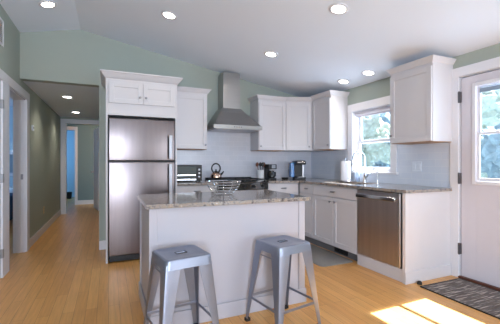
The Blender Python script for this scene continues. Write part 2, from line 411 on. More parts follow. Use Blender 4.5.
# ------------------------------------------------------------------ entry door (right wall)
t = sroot('door_1', 'white entry door with a double hung glass light', 'door')
a, b, _, zt = DR
bm = B()
box(bm, XR-.022, XR, b, b+.095, 0, zt, .004); box(bm, XR-.022, XR, a-.095, a, 0, zt, .004); box(bm, XR-.026, XR, a-.095, b+.095, zt, zt+.095, .004)
for q in ((a-.0, a+.006, 0, zt), (b-.006, b, 0, zt), (a, b, zt-.006, zt)): box(bm, XR-.001, XR+WT, *q)
obj('door_casing', bm, 'white', t)
gy0, gy1, gz0, gz1 = 1.40, 2.00, 1.00, 1.93
xs, xe = XR-.004, XR+.038
bm = B()
box(bm, xs, xe, a+.009, gy0, .025, zt-.018, .002); box(bm, xs, xe, gy1, b-.016, .025, zt-.018, .002)
box(bm, xs, xe, gy0, gy1, .025, gz0, .002); box(bm, xs, xe, gy0, gy1, gz1, zt-.018, .002)
ds = obj('door_slab', bm, 'doorpaint', t)
bm = B()
for q in ((gy0-.035, gy0, gz0-.035, gz1+.035), (gy1, gy1+.035, gz0-.035, gz1+.035), (gy0, gy1, gz0-.035, gz0), (gy0, gy1, gz1, gz1+.035)):
    box(bm, xs-.012, xs, *q, bev=.004)
obj('glass_surround', bm, 'white', ds)
sash(ds, XR+.004, gy0+.002, gy1-.002, gz0+.002, 1.475, .025, .014, .03)
sash(ds, XR+.019, gy0+.002, gy1-.002, 1.45, gz1-.002, .025, .014, .03)
bm = B(); box(bm, XR-.002, XR+.002, gy0+.03, gy1-.03, 1.86, 1.90)
for k in range(6): box(bm, XR-.003, XR+.003, gy0+.03, gy1-.03, 1.862+k*.009, 1.867+k*.009)
obj('raised_blind', bm, 'blind', ds)
for z in (.30, 1.02, 1.85):
    bm = B(); box(bm, XR-.026, XR+.004, b-.022, b+.006, z-.055, z+.055, .003); tube(bm, [(XR-.026, b-.008, z-.058), (XR-.026, b-.008, z+.058)], .008)
    obj('hinge', bm, 'hinge', t)
bm = B()
for q in ((b-.045, b-.006, .0, zt-.006), (a+.006, a+.045, .0, zt-.006), (a+.045, b-.045, zt-.05, zt-.006)): box(bm, XR+.042, XR+.062, *q)
obj('door_stop_strip', bm, 'white', t)
bm = B(); box(bm, XR-.03, XR+WT, a, b, 0, .022, .004); obj('threshold', bm, 'wood', t)

# ------------------------------------------------------------------ recessed lights
lab = {}
def ceiling_light(loc, nrm, label, grp, power=7):
    t = thing('recessed_light', label, 'ceiling light', loc, 0, grp)
    t.rotation_euler = Vector(nrm).to_track_quat('Z', 'Y').to_euler()
    bm = B(); lathe(bm, [(.062, .004), (.062, -.006), (.080, -.008), (.088, -.003), (.088, .004)], n=28); obj('trim_ring', bm, 'white', t, True)
    bm = B(); lathe(bm, [(.0605, -.001), (.0605, -.005), (.02, -.007)], n=28); obj('lens', bm, 'lamp', t)
    d = bpy.data.lights.new('recessed_lamp', 'SPOT'); d.energy = power; d.color = (1, .88, .74); d.spot_size = 2.3; d.spot_blend = .8; d.shadow_soft_size = .05
    l = bpy.data.objects.new('recessed_lamp', d); S.collection.objects.link(l); l.parent = t; l.location = (0, 0, -.03)
    return t
sr = (ZRI-ZRW)/(XR-XRI); sl = (ZRI-ZLW)/(XRI-XL)
nR = Vector((sr, 0, 1)).normalized(); nL = Vector((-sl, 0, 1)).normalized()
for x, y, lb in ((.60, 3.54, 'round recessed light in the ceiling above the fridge end of the island'),
                 (1.87, 3.60, 'round recessed light in the middle of the sloping ceiling, in front of the range hood'),
                 (1.87, 2.30, 'largest round recessed light, nearest at the top of the picture'),
                 (3.045, 3.64, 'small round recessed light just beside the corner cabinet'),
                 (3.045, 3.16, 'small round recessed light between window and tall right cabinet')):
    ceiling_light((x, y, zc(x)-.002), nR, lb, 'kitchen ceiling lights')
ceiling_light((-.60, 4.06, zc(-.60)-.002), nL, 'round recessed light on the left slope, cut by the top left picture edge', 'kitchen ceiling lights', 4)
ceiling_light((-.60, 5.85, ZH-.002), (0, 0, 1), 'round recessed light in the hallway ceiling nearer the kitchen', 'hallway lights', 17)
ceiling_light((-.62, 7.55, ZH-.002), (0, 0, 1), 'round recessed light at the far end of the hallway ceiling', 'hallway lights', 17)

# ------------------------------------------------------------------ cabinets
def knob(parent, x, z, y=0):
    bm = B(); lathe(bm, [(.001, 0), (.006, 0), (.006, .012), (.014, .018), (.0145, .024), (.010, .028), (.001, .029)], n=14)
    o = obj('knob', bm, 'nickel', parent, True); o.location = (x, y, z); o.rotation_euler = (PI/2, 0, 0); return o
def pull(parent, x, z, y=0):          # small bin pull
    bm = B(); box(bm, x-.045, x+.045, y-.006, y, z+.006, z+.016, .002)
    pts = []
    for k in range(7):
        an = PI*k/6; pts.append((x-.04*math.cos(an), y-.008-.016*math.sin(an), z+.004))
    tube(bm, pts, .008, 6); return obj('cup_pull', bm, 'nickel', parent, True)
def shaker(parent, name, x0, x1, z0, z1, m='cab', s=.055, t=.019, y=0.0):
    """front in local xz, its back at y, front face at y-t"""
    bm = B()
    box(bm, x0, x0+s, y-t, y, z0, z1, .0025); box(bm, x1-s, x1, y-t, y, z0, z1, .0025)
    box(bm, x0+s, x1-s, y-t, y, z0, z0+s, .0025); box(bm, x0+s, x1-s, y-t, y, z1-s, z1, .0025)
    box(bm, x0+s-.002, x1-s+.002, y-t*.45, y, z0+s-.002, z1-s+.002)
    return obj(name, bm, m, parent)
def drawer_front(parent, x0, x1, z0, z1, m='cab', t=.019, y=0.0):
    bm = B(); box(bm, x0, x1, y-t, y, z0, z1, .003); return obj('drawer', bm, m, parent)
def crown(parent, x0, x1, ya, yb, z0, h=.085, ov=.055, left=1, right=1):
    prof = [(0, 0), (.010, 0), (.012, .18), (.25, .30), (.55, .55), (.80, .80), (.92, .84), (1, .86), (1, 1)]
    rings = []
    for o, z in prof:
        o *= ov; rings.append([(x0-o*left, ya-o, z0+z*h), (x1+o*right, ya-o, z0+z*h), (x1+o*right, yb, z0+z*h), (x0-o*left, yb, z0+z*h)])
    bm = B(); loft(bm, rings); return obj('crown_moulding', bm, 'cab', parent)

# fridge tower
t = thing('fridge_cabinet', 'tall white cabinet surround above and around the refrigerator', 'cabinet', (-.03, 4.126, 0))
W = .83; D = YB-4.126-.001
bm = B(); box(bm, 0, .022, 0, D, 0, 2.16, .002); obj('side_panel', bm, 'cab', t)
bm = B(); box(bm, W-.022, W, 0, D, 0, 2.16, .002); obj('side_panel', bm, 'cab', t)
bm = B(); box(bm, .022, W-.022, .0, D, 1.745, 2.16, .001); obj('carcass', bm, 'cab', t)
d1 = shaker(t, 'cabinet_door', .035, W/2-.002, 1.885, 2.135); knob(d1, W/2-.035, 1.965, -.019)
d2 = shaker(t, 'cabinet_door', W/2+.002, W-.035, 1.885, 2.135); knob(d2, W/2+.035, 1.965, -.019)
prof = [(0, 0), (.010, 0), (.012, .18), (.25, .30), (.55, .55), (.80, .80), (.92, .84), (1, .86), (1, 1)]
rings = []
for o, z in prof:
    o *= .06; z = 2.155+z*.098
    rings.append([(-o, -.004-o, z), (W+o, -.004-o, z), (W+o, .30, z), (W, .30, z), (W, D, z), (-o, D, z)])
bm = B(); loft(bm, rings); obj('crown_moulding', bm, 'cab', t)

# left upper
def upper(label, loc, rz, wd, z0, z1, dep, knob_x, crown_h=.075, l=1, r=1, ov=.05, kz=.06):
    t = thing('wall_cabinet', label, 'cabinet', loc, rz)
    bm = B(); box(bm, 0, wd, .019, dep, z0, z1, .002); obj('carcass', bm, 'cab', t)
    d = shaker(t, 'cabinet_door', .006, wd-.006, z0+.004, z1-.03, y=.019); knob(d, knob_x, z0+kz)
    bm = B(); box(bm, .004, wd-.004, .022, dep-.002, z0-.006, z0, .001); obj('underside_panel', bm, 'under', t)
    crown(t, 0, wd, .012, dep, z1-.005, crown_h, ov, l, r)
    return t
upper('white wall cabinet between the fridge tower and the range hood', (.802, 4.49, 0), 0, .503, 1.378, 2.165, .329, .47, .075, 0, 1)
upper('white wall cabinet directly right of the range hood', (2.122, 4.49, 0), 0, .476, 1.378, 2.155, .329, .03, .075, 1, 0)
upper('short white wall cabinet between the corner cabinet and the window', (2.982, 4.318, 0), -PI/2, .455, 1.385, 2.170, .327, .42, .075, 0, 1)
upper('large white wall cabinet hung between the window and the entry door', (2.982, 2.765, 0), -PI/2, .53, 1.402, 2.195, .327, .035, .068, 1, 1, .036, .085)
# corner diagonal
t = thing('wall_cabinet', 'angled white corner wall cabinet with one door facing the room diagonally', 'cabinet')
fp = [(2.600, 4.49), (2.982, 4.320), (XR-.001, 4.320), (XR-.001, YB-.001), (2.600, YB-.001)]
ins = [(2.600, 4.512), (2.995, 4.336), (XR-.001, 4.336), (XR-.001, YB-.001), (2.600, YB-.001)]
bm = B(); prism(bm, ins, 1.378, 2.16); obj('carcass', bm, 'cab', t)
rings = []
for o, z in [(0, 0), (.012, .18), (.25, .30), (.55, .55), (.80, .80), (.92, .84), (1, .86), (1, 1)]:
    o *= .05; q = [(2.600, 4.50-o), (2.982-o, 4.325-o*.35), (XR-.001, 4.325), (XR-.001, YB-.001), (2.600, YB-.001)]
    rings.append([(x, y, 2.152+z*.075) for x, y in q])
bm = B(); loft(bm, rings); obj('crown_moulding', bm, 'cab', t)
v = Vector((2.982-2.600, 4.32-4.49, 0)); L = v.length
d = shaker(t, 'cabinet_door', .012, L-.012, 1.382, 2.130, y=.019)
d.location = (2.600, 4.49, 0); d.rotation_euler = (0, 0, math.atan2(v.y, v.x)); knob(d, L-.045, 1.44)

# base cabinets ------------------------------------------------------
CT = .884
def base_cab(label, loc, rz, wd, dep, fronts, toe=.10, toe_in=.06, top=CT-.001):
    t = thing('base_cabinet', label, 'cabinet', loc, rz)
    bm = B(); box(bm, 0, wd, .019, dep, toe, top, .001)
    if top < .8:
        for q in ((0, wd, .019, .05), (0, .018, .05, dep), (wd-.018, wd, .05, dep)): box(bm, *q, top-.002, CT-.001)
    obj('carcass', bm, 'cab', t)
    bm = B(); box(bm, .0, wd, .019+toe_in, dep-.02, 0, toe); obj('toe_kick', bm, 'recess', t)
    for kind, x0, x1, z0, z1, hx in fronts:
        if kind == 'door':
            d = shaker(t, 'cabinet_door', x0, x1, z0, z1, y=.019); knob(d, hx, z1-.055, 0)
        else:
            d = drawer_front(t, x0, x1, z0, z1, y=.019); pull(d, hx, (z0+z1)/2-.008, 0)
    return t
base_cab('white drawer base cabinet under the toaster oven', (.802, 4.165, 0), 0, .545, .65,
         [('drawer', .006, .539, .74, .87, .27), ('door', .006, .270, .115, .73, .235), ('door', .274, .539, .115, .73, .31)])
base_cab('white base cabinet right of the range under the coffee makers', (2.113, 4.165, 0), 0, .53, .65,
         [('drawer', .006, .515, .74, .87, .26), ('door', .006, .515, .115, .73, .47)])
base_cab('narrow white corner base cabinet left of the sink doors', (2.646, 4.165, 0), -PI/2, .352, .66,
         [('drawer', .003, .348, .74, .87, .19), ('door', .003, .348, .115, .73, .31)])
base_cab('wide white sink base cabinet with a pair of doors under the window', (2.646, 3.811, 0), -PI/2, .885, .66,
         [('drawer', .004, .881, .74, .87, .44), ('door', .004, .440, .115, .73, .395), ('door', .445, .881, .115, .73, .49)], top=.70)
# end panel of the counter run
t = thing('cabinet_end_panel', 'white end panel closing the counter run beside the entry door', 'panel', (0, 0, 0))
bm = B(); box(bm, 2.632, XR-.001, 2.255, 2.285, 0, CT-.001, .003); box(bm, 2.632, 2.665, 2.249, 2.255, .0, CT-.001, .002); obj('panel', bm, 'cab', t)
bm = B(); box(bm, 2.628, XR-.025, 2.240, 2.255, 0, .115, .004); obj('base_moulding', bm, 'cab', t)

# dishwasher
t = thing('dishwasher', 'stainless steel dishwasher at the end of the counter run', 'dishwasher', (2.646, 2.922, 0), -PI/2)
Wd = .622
bm = B(); box(bm, .004, Wd-.004, .02, .60, .13, .875); obj('tub_body', bm, 'black', t)
bm = B(); box(bm, .012, Wd-.014, -.012, .02, .135, .872, .006, 3); dd = obj('door', bm, 'dwsteel', t)
bm = B()
hp = [(.06, -.012), (.06, -.050), (Wd-.06, -.050), (Wd-.06, -.012)]
tube(bm, [(.055, -.012, .815), (.055, -.046, .815)], .008, 8); tube(bm, [(Wd-.057, -.012, .815), (Wd-.057, -.046, .815)], .008, 8)
box(bm, .035, Wd-.037, -.060, -.044, .788, .832, .007, 3); obj('handle', bm, 'chrome', dd, True)
bm = B(); box(bm, .0, Wd+.012, .0, .02, 0, .128, .003); obj('toe_board', bm, 'cab', t)

# floor vent grille in the toe kick of the sink cabinet
bm = B(); box(bm, 2.712, 2.722, 3.17, 3.42, .02, .085, .002)
for k in range(5): box(bm, 2.706, 2.713, 3.18, 3.41, .026+k*.012, .031+k*.012)
o = tag(obj('vent_grille', bm, 'black'), 'small dark vent grille in the toe kick below the sink cabinet', 'vent')

# L-shaped worktop with sink cut-out
bm = B()
cz0, cz1 = CT, .914
SX0, SX1, SY0, SY1 = 2.78, 3.12, 3.05, 3.72
fx, fy = 2.618, 4.132
for q in ((fx, SX0, 2.232, SY1), (SX1, XR-.009, 2.232, SY1), (SX0, SX1, 2.232, SY0), (fx, XR-.009, SY1, YB-.009), (2.113, fx, fy, YB-.009)):
    box(bm, q[0], q[1], q[2], q[3], cz0, cz1)
bmesh.ops.remove_doubles(bm, verts=bm.verts, dist=1e-4)
tag(obj('countertop', bm, 'granite'), 'L-shaped speckled granite worktop running from the range round under the window', 'countertop')
bm = B(); box(bm, .802, 1.347, fy, YB-.009, cz0, cz1, .003)
tag(obj('countertop', bm, 'granite'), 'short speckled granite worktop between the fridge and the range', 'countertop')

# sink
t = thing('kitchen_sink', 'stainless undermount sink below the window', 'sink')
bm = B()
def ring(x0, x1, y0, y1, z): return [(x0, y0, z), (x1, y0, z), (x1, y1, z), (x0, y1, z)]
loft(bm, [ring(SX0-.001+.003, SX1-.002, SY0+.002, SY1-.002, .884), ring(SX0+.01, SX1-.01, SY0+.01, SY1-.01, .74), ring(SX0+.02, SX1-.02, SY0+.02, SY1-.02, .72),
          ], cap=False)
loft(bm, [ring(SX0+.02, SX1-.02, SY0+.02, SY1-.02, .72), ring(SX0+.02, SX1-.02, SY0+.02, SY1-.02, .715)])
obj('basin', bm, 'steel', t)
bm = B(); lathe(bm, [(.04, 0), (.04, .004), (.03, .005), (.001, .002)], (2.95, 3.38, .72)); obj('drain', bm, 'chrome', t, True)

# faucet
t = thing('kitchen_faucet', 'chrome gooseneck faucet arching over the sink', 'faucet', (3.18, 3.37, .914))
bm = B(); lathe(bm, [(.030, 0), (.030, .008), (.022, .014), (.020, .10), (.022, .105), (.013, .125)], n=18); obj('faucet_base', bm, 'chrome', t, True)
bm = B(); pts = [(0, 0, .10), (0, 0, .30)]
for k in range(1, 13):
    an = PI*k/12; pts.append((-.105+.105*math.cos(an), 0, .30+.115*math.sin(an)))
pts.append((-.212, 0, .27)); tube(bm, pts, .0115, 10); lathe(bm, [(.015, 0), (.016, .05), (.012, .06)], (-.213, 0, .215), 12); obj('spout', bm, 'chrome', t, True)
bm = B(); tube(bm, [(0, -.018, .07), (0, -.045, .085), (-.01, -.085, .13)], [.009, .008, .005], 8); obj('lever_handle', bm, 'nickel', t, True)
t = thing('water_tap', 'thin small gooseneck tap right of the tall kitchen faucet', 'tap', (3.19, 3.155, .914))
bm = B(); lathe(bm, [(.018, 0), (.018, .006), (.010, .012), (.009, .04)], n=14)
obj('tap_base', bm, 'chrome', t, True)
bm = B(); pts = [(0, 0, .03), (0, 0, .16)]+[(-.04+.04*math.cos(PI*k/8), 0, .16+.04*math.sin(PI*k/8)) for k in range(1, 9)]+[(-.08, 0, .14)]
tube(bm, pts, .0055, 8); obj('spout', bm, 'chrome', t, True)
t = thing('soap_bottle', 'clear soap bottle with blue soap behind the sink, left of the faucet', 'soap bottle', (3.20, 3.53, .914))
bm = B(); lathe(bm, [(.028, 0), (.032, .006), (.032, .11), (.024, .14), (.011, .155), (.011, .17)], n=18)
m, n_, l_, p_ = new_mat('clear_bottle_plastic'); p_.inputs['Base Color'].default_value = srgb(206, 222, 240); p_.inputs['Roughness'].default_value = .15; p_.inputs['Alpha'].default_value = .6
obj('bottle', bm, m, t, True)
bm = B(); lathe(bm, [(.026, .004), (.029, .008), (.029, .055)], n=16); obj('soap', bm, 'blue', t, True)
bm = B(); lathe(bm, [(.014, .168), (.014, .185), (.005, .19), (.005, .215)], n=12); box(bm, -.045, .008, -.006, .006, .210, .220, .002); obj('pump', bm, 'ceramic', t, True)
# paper towel
t = thing('paper_towel_holder', 'upright white paper towel roll on the worktop left of the window', 'paper towel', (3.12, 3.69, .914))
bm = B(); lathe(bm, [(.075, 0), (.075, .008), (.070, .012)], n=24); lathe(bm, [(.006, .012), (.006, .31), (.012, .315), (.012, .33), (.003, .335)], n=12); obj('stand', bm, 'nickel', t, True)
bm = B(); lathe(bm, [(.066, .014), (.068, .018), (.068, .286), (.066, .290), (.020, .290)], n=28); obj('towel_roll', bm, 'paper', t, True)

# ------------------------------------------------------------------ refrigerator
t = thing('refrigerator', 'stainless steel top freezer refrigerator in the white surround', 'refrigerator', (.0, 4.14, 0))
Wf = .765
bm = B(); box(bm, .0, Wf, .02, .66, .03, 1.70, .004); box(bm, .03, .09, .05, .11, 0, .03); box(bm, Wf-.09, Wf-.03, .05, .11, 0, .03); obj('body', bm, 'black', t)
def fdoor(z0, z1):
    bm = B(); box(bm, .0, Wf, -.045, .016, z0, z1, .010, 3); return obj('door', bm, 'steel', t, True)
a_ = fdoor(.085, 1.190); b_ = fdoor(1.205, 1.708); b_.name = 'freezer_door'
def fhandle(par, z0, z1):
    bm = B(); x = Wf-.060
    box(bm, x-.020, x+.020, -.100, -.078, z0, z1, .008, 3)
    for z in (z0+.03, z1-.03): box(bm, x-.01, x+.01, -.080, -.044, z-.02, z+.02, .003)
    obj('handle', bm, 'satin', par, True)
fhandle(a_, .62, 1.165); fhandle(b_, 1.225, 1.52)
bm = B(); box(bm, .01, Wf-.01, -.02, .02, .012, .078, .004)
for k in range(4): box(bm, .03, Wf-.03, -.025, -.02, .02+k*.014, .027+k*.014)
obj('base_grille', bm, 'black', t)

# ------------------------------------------------------------------ range hood
t = thing('range_hood', 'stainless steel chimney range hood above the stove', 'range hood', (1.35, YB-.009, 0))
W = .75; Dp = .49
bm = B()
loft(bm, [ring(0, W, -Dp, 0, 1.668), ring(0, W, -Dp, 0, 1.722), ring(.02, W-.02, -Dp+.02, 0, 1.735),
          ring(.15, W-.18, -.30, 0, 1.925), ring(.205, W-.245, -.258, 0, 2.0)])
obj('canopy', bm, 'hoodsteel', t)
bm = B(); box(bm, .217, W-.258, -.25, 0, 2.0, 2.36, .003); box(bm, .222, W-.263, -.245, 0, 2.35, zc(1.85)-.01, .002); obj('chimney', bm, 'hoodsteel', t)
bm = B(); box(bm, .03, W/2-.005, -Dp+.03, -.03, 1.660, 1.668, .002); box(bm, W/2+.005, W-.03, -Dp+.03, -.03, 1.660, 1.668, .002); obj('filter', bm, 'nickel', t)
for k in range(4):
    bm = B(); box(bm, .30+k*.035, .315+k*.035, -Dp-.004, -Dp, 1.690, 1.702, .001); obj('control_button', bm, 'black', t)

# ------------------------------------------------------------------ gas range
t = thing('gas_range', 'stainless gas range with black cooktop and cast iron grates', 'stove', (1.352, 4.150, 0))
W = .756; Dr = .64
bm = B(); box(bm, 0, W, .0, Dr, .05, .90, .003); obj('body', bm, 'steel', t)
bm = B(); box(bm, .0, W, -.02, Dr, .90, .918, .004); obj('cooktop', bm, 'blackglass', t)
bm = B(); box(bm, 0, W, Dr-.04, Dr+.005, .918, .955, .004); obj('rear_ledge', bm, 'black', t)
bm = B(); box(bm, .005, W-.005, -.022, -.0, .80, .895, .004); cp = obj('control_panel', bm, 'blackglass', t)
for k in range(5):
    bm = B(); lathe(bm, [(.024, 0), (.024, .006), (.019, .012), (.017, .032), (.001, .034)], n=16)
    o = obj('burner_knob', bm, 'iron', cp, True); o.location = (.10+k*.139, -.022, .848); o.rotation_euler = (PI/2, 0, 0)
bm = B(); box(bm, .008, W-.008, -.03, -.0, .22, .79, .004); od = obj('oven_door', bm, 'steel', t)
bm = B(); box(bm, .12, W-.12, -.033, -.029, .36, .66, .002); obj('oven_window', bm, 'blackglass', od)
bm = B(); tube(bm, [(.05, -.03, .745), (.05, -.075, .745)], .009); tube(bm, [(W-.05, -.03, .745), (W-.05, -.075, .745)], .009); tube(bm, [(.03, -.075, .745), (W-.03, -.075, .745)], .012, 12); obj('oven_handle', bm, 'chrome', od, True)
bm = B(); box(bm, .008, W-.008, -.025, -.0, .06, .21, .004); obj('storage_drawer', bm, 'steel', t)
for gx in (.03, .265, .50):
    bm = B(); g0, g1 = gx, gx+.226
    for y in (.03, .30, .57): box(bm, g0, g1, y-.006, y+.006, .934, .948, .002)
    for x in (g0+.006, (g0+g1)/2, g1-.006): box(bm, x-.006, x+.006, .03, .57, .934, .948, .002)
    for x in (g0+.008, g1-.008):
        for y in (.035, .565): box(bm, x-.007, x+.007, y-.007, y+.007, .918, .935)
    obj('grate', bm, 'iron', t)
for x, y in ((.143, .16), (.143, .44), (.378, .30), (.613, .16), (.613, .44)):
    bm = B(); lathe(bm, [(.045, .918), (.045, .926), (.03, .930), (.001, .931)], (x, y, 0), 18); obj('burner', bm, 'iron', t, True)

# kettle on rear left burner
t = thing('tea_kettle', 'stainless kettle with black hoop handle on the stove', 'kettle', (1.455, 4.56, .9485))
bm = B(); lathe(bm, [(.070, 0), (.082, .008), (.084, .03), (.076, .062), (.052, .088), (.030, .098), (.028, .102)], n=28); obj('body', bm, 'copper', t, True)
bm = B(); lathe(bm, [(.030, .100), (.024, .108), (.008, .112), (.008, .120), (.013, .126), (.010, .134), (.001, .136)], n=18); obj('lid', bm, 'black', t, True)
bm = B(); pts = [(.066*math.cos(a), 0, .150+.070*math.sin(a)) for a in [math.radians(-50+k*280/16) for k in range(17)]]
tube(bm, pts, .010, 8); tube(bm, [(.042, 0, .096), (.030, 0, .088)], .008); tube(bm, [(-.042, 0, .096), (-.030, 0, .088)], .008); obj('handle', bm, 'black', t, True)
bm = B(); tube(bm, [(.070, 0, .05), (.100, 0, .078), (.118, 0, .105)], [.018, .013, .010], 10); obj('spout', bm, 'black', t, True)

# toaster oven
t = thing('toaster_oven', 'black toaster oven on the worktop beside the refrigerator', 'toaster oven', (.835, 4.42, .914))
bm = B(); box(bm, 0, .37, 0, .26, .012, .235, .008, 3)
for x in (.03, .34):
    for y in (.03, .23): box(bm, x-.012, x+.012, y-.012, y+.012, 0, .012)
obj('body', bm, 'black', t)
bm = B(); box(bm, .012, .285, -.008, 0, .045, .215, .002); dd = obj('glass_door', bm, 'ovenglass', t)
bm = B(); box(bm, .012, .285, -.012, 0, .020, .045, .002); box(bm, .02, .277, -.03, -.018, .085, .105, .005); box(bm, .03, .04, -.02, -.008, .09, .1); box(bm, .257, .267, -.02, -.008, .09, .1); obj('handle', bm, 'chrome', dd)
for z in (.07, .12, .17):
    bm = B(); lathe(bm, [(.015, 0), (.013, .016), (.001, .017)], n=12); o = obj('dial', bm, 'nickel', t, True); o.location = (.328, 0, z); o.rotation_euler = (PI/2, 0, 0)

# utensil crock with utensils
bm = B(); lathe(bm, [(.050, 0), (.054, .006), (.056, .15), (.058, .156), (.050, .156), (.046, .02), (.001, .018)], (0, 0, 0), 22)
tag(obj('utensil_crock', bm, 'ceramic', None, True, (2.195, 4.58, .914)), 'white ceramic utensil crock right of the stove', 'crock')
ut = [(-.02, .0, -.05, .02, 'wood', 'leaning wooden spoon at the left of the crock'), (.01, .02, .01, .03, 'black', 'black spatula standing upright at the centre of the crock'),
      (.02, -.01, .055, -.01, 'wood', 'wooden spoon leaning right in the white crock'), (0, -.02, .015, -.045, 'black', 'black ladle at the front of the white crock')]
for a, b_, c, d_, mm, lb in ut:
    bm = B(); tube(bm, [(a, b_, .030), (a+(c-a)*.7, b_+(d_-b_)*.7, .19), (c, d_, .215)], .006, 8)
    k = B(); bmesh.ops.create_uvsphere(k, u_segments=12, v_segments=8, radius=.026); bmesh.ops.scale(k, vec=(1, .45, 1.35), verts=k.verts); merge(bm, k, Matrix.Translation((c, d_, .240)))
    tag(obj('cooking_utensil', bm, mm, None, True, (2.195, 4.58, .914)), lb, 'utensil', 'utensils in the white crock')

# drip coffee maker
t = thing('coffee_maker', 'small black drip coffee maker beside the utensil crock', 'coffee maker', (2.335, 4.52, .914))
bm = B(); box(bm, -.065, .065, -.09, .09, 0, .03, .008); box(bm, -.065, -.0, .02, .09, .03, .24, .006); box(bm, -.065, .075, -.08, .09, .165, .245, .010); obj('body', bm, 'black', t)
bm = B(); box(bm, -.015, .050, -.085, -.079, .178, .236, .002); obj('front_panel', bm, 'nickel', t)
bm = B(); lathe(bm, [(.040, .031), (.052, .045), (.052, .09), (.036, .13), (.040, .145)], (.012, -.03, 0), 20); box(bm, .058, .085, -.035, -.025, .05, .125, .004); obj('carafe', bm, 'blackglass', t, True)
# pod coffee machine
t = thing('pod_coffee_machine', 'black and silver pod coffee machine with blue water tank in the corner', 'coffee maker', (2.845, 4.50, .914), math.radians(-18))
bm = B(); box(bm, -.075, .085, -.14, .12, 0, .035, .008); box(bm, -.075, .085, .0, .12, .035, .25, .008); box(bm, -.08, .09, -.14, .13, .235, .30, .022, 3); obj('body', bm, 'black', t)
bm = B(); box(bm, -.135, -.080, -.04, .11, .03, .27, .012, 3); obj('water_tank', bm, 'blue', t)
bm = B(); box(bm, .062, .088, -.01, -.0, .04, .235, .003); box(bm, -.05, .06, -.13, -.03, .035, .043, .002); obj('silver_trim', bm, 'nickel', t)
bm = B(); tube(bm, [(-.06, -.13, .285), (-.05, -.165, .275), (.06, -.165, .275), (.07, -.13, .285)], .009); obj('lid_handle', bm, 'chrome', t, True)
# knife / dish tray dark low item
bm = B(); lathe(bm, [(.035, 0), (.05, .004), (.058, .03), (.054, .03), (.046, .008), (.001, .006)], n=20)
tag(obj('small_bowl', bm, 'black', None, True, (2.60, 4.52, .914)), 'small black bowl on the worktop between the two coffee makers', 'bowl')

# ------------------------------------------------------------------ island
IX0, IX1, IY0, IY1 = .265, 1.521, 2.328, 3.05
t = thing('kitchen_island', 'white panelled kitchen island in the middle of the room', 'kitchen island')
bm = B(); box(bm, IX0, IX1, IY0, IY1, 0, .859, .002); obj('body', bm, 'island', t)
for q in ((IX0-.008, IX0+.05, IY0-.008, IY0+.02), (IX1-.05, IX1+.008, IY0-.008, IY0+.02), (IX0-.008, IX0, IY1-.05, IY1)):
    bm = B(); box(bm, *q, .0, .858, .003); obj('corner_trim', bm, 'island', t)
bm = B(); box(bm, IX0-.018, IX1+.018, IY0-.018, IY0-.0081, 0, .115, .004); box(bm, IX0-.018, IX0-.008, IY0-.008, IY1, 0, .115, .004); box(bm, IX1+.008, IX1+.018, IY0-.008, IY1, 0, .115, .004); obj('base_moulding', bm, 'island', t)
bm = B(); box(bm, .235, 1.565, 2.285, 3.095, .860, .890, .004)
tag(obj('island_countertop', bm, 'granite'), 'speckled granite slab on the white island', 'countertop')

# wire basket on the island
t = thing('wire_fruit_basket', 'silver wire basket standing at the back of the island top', 'basket', (.965, 2.80, .890))
bm = B()
def circ(r, z, n=36, e=1.0): return [(r*math.cos(2*PI*k/n), r*e*math.sin(2*PI*k/n), z) for k in range(n)]
for r, z in ((.075, .004), (.10, .024), (.125, .046), (.142, .070), (.152, .094)): tube(bm, circ(r, z), .0028, 6, closed=True)
obj('ring_wires', bm, 'chrome', t, True)
bm = B(); tube(bm, circ(.158, .118), .005, 8, closed=True); obj('rim', bm, 'chrome', t, True)
bm = B()
for k in range(10):
    a = 2*PI*k/10; tube(bm, [(r*math.cos(a), r*math.sin(a), z) for r, z in ((.0, .004), (.075, .004), (.10, .024), (.125, .046), (.142, .070), (.152, .094), (.158, .118))], .0025, 6)
obj('rib_wires', bm, 'chrome', t, True)

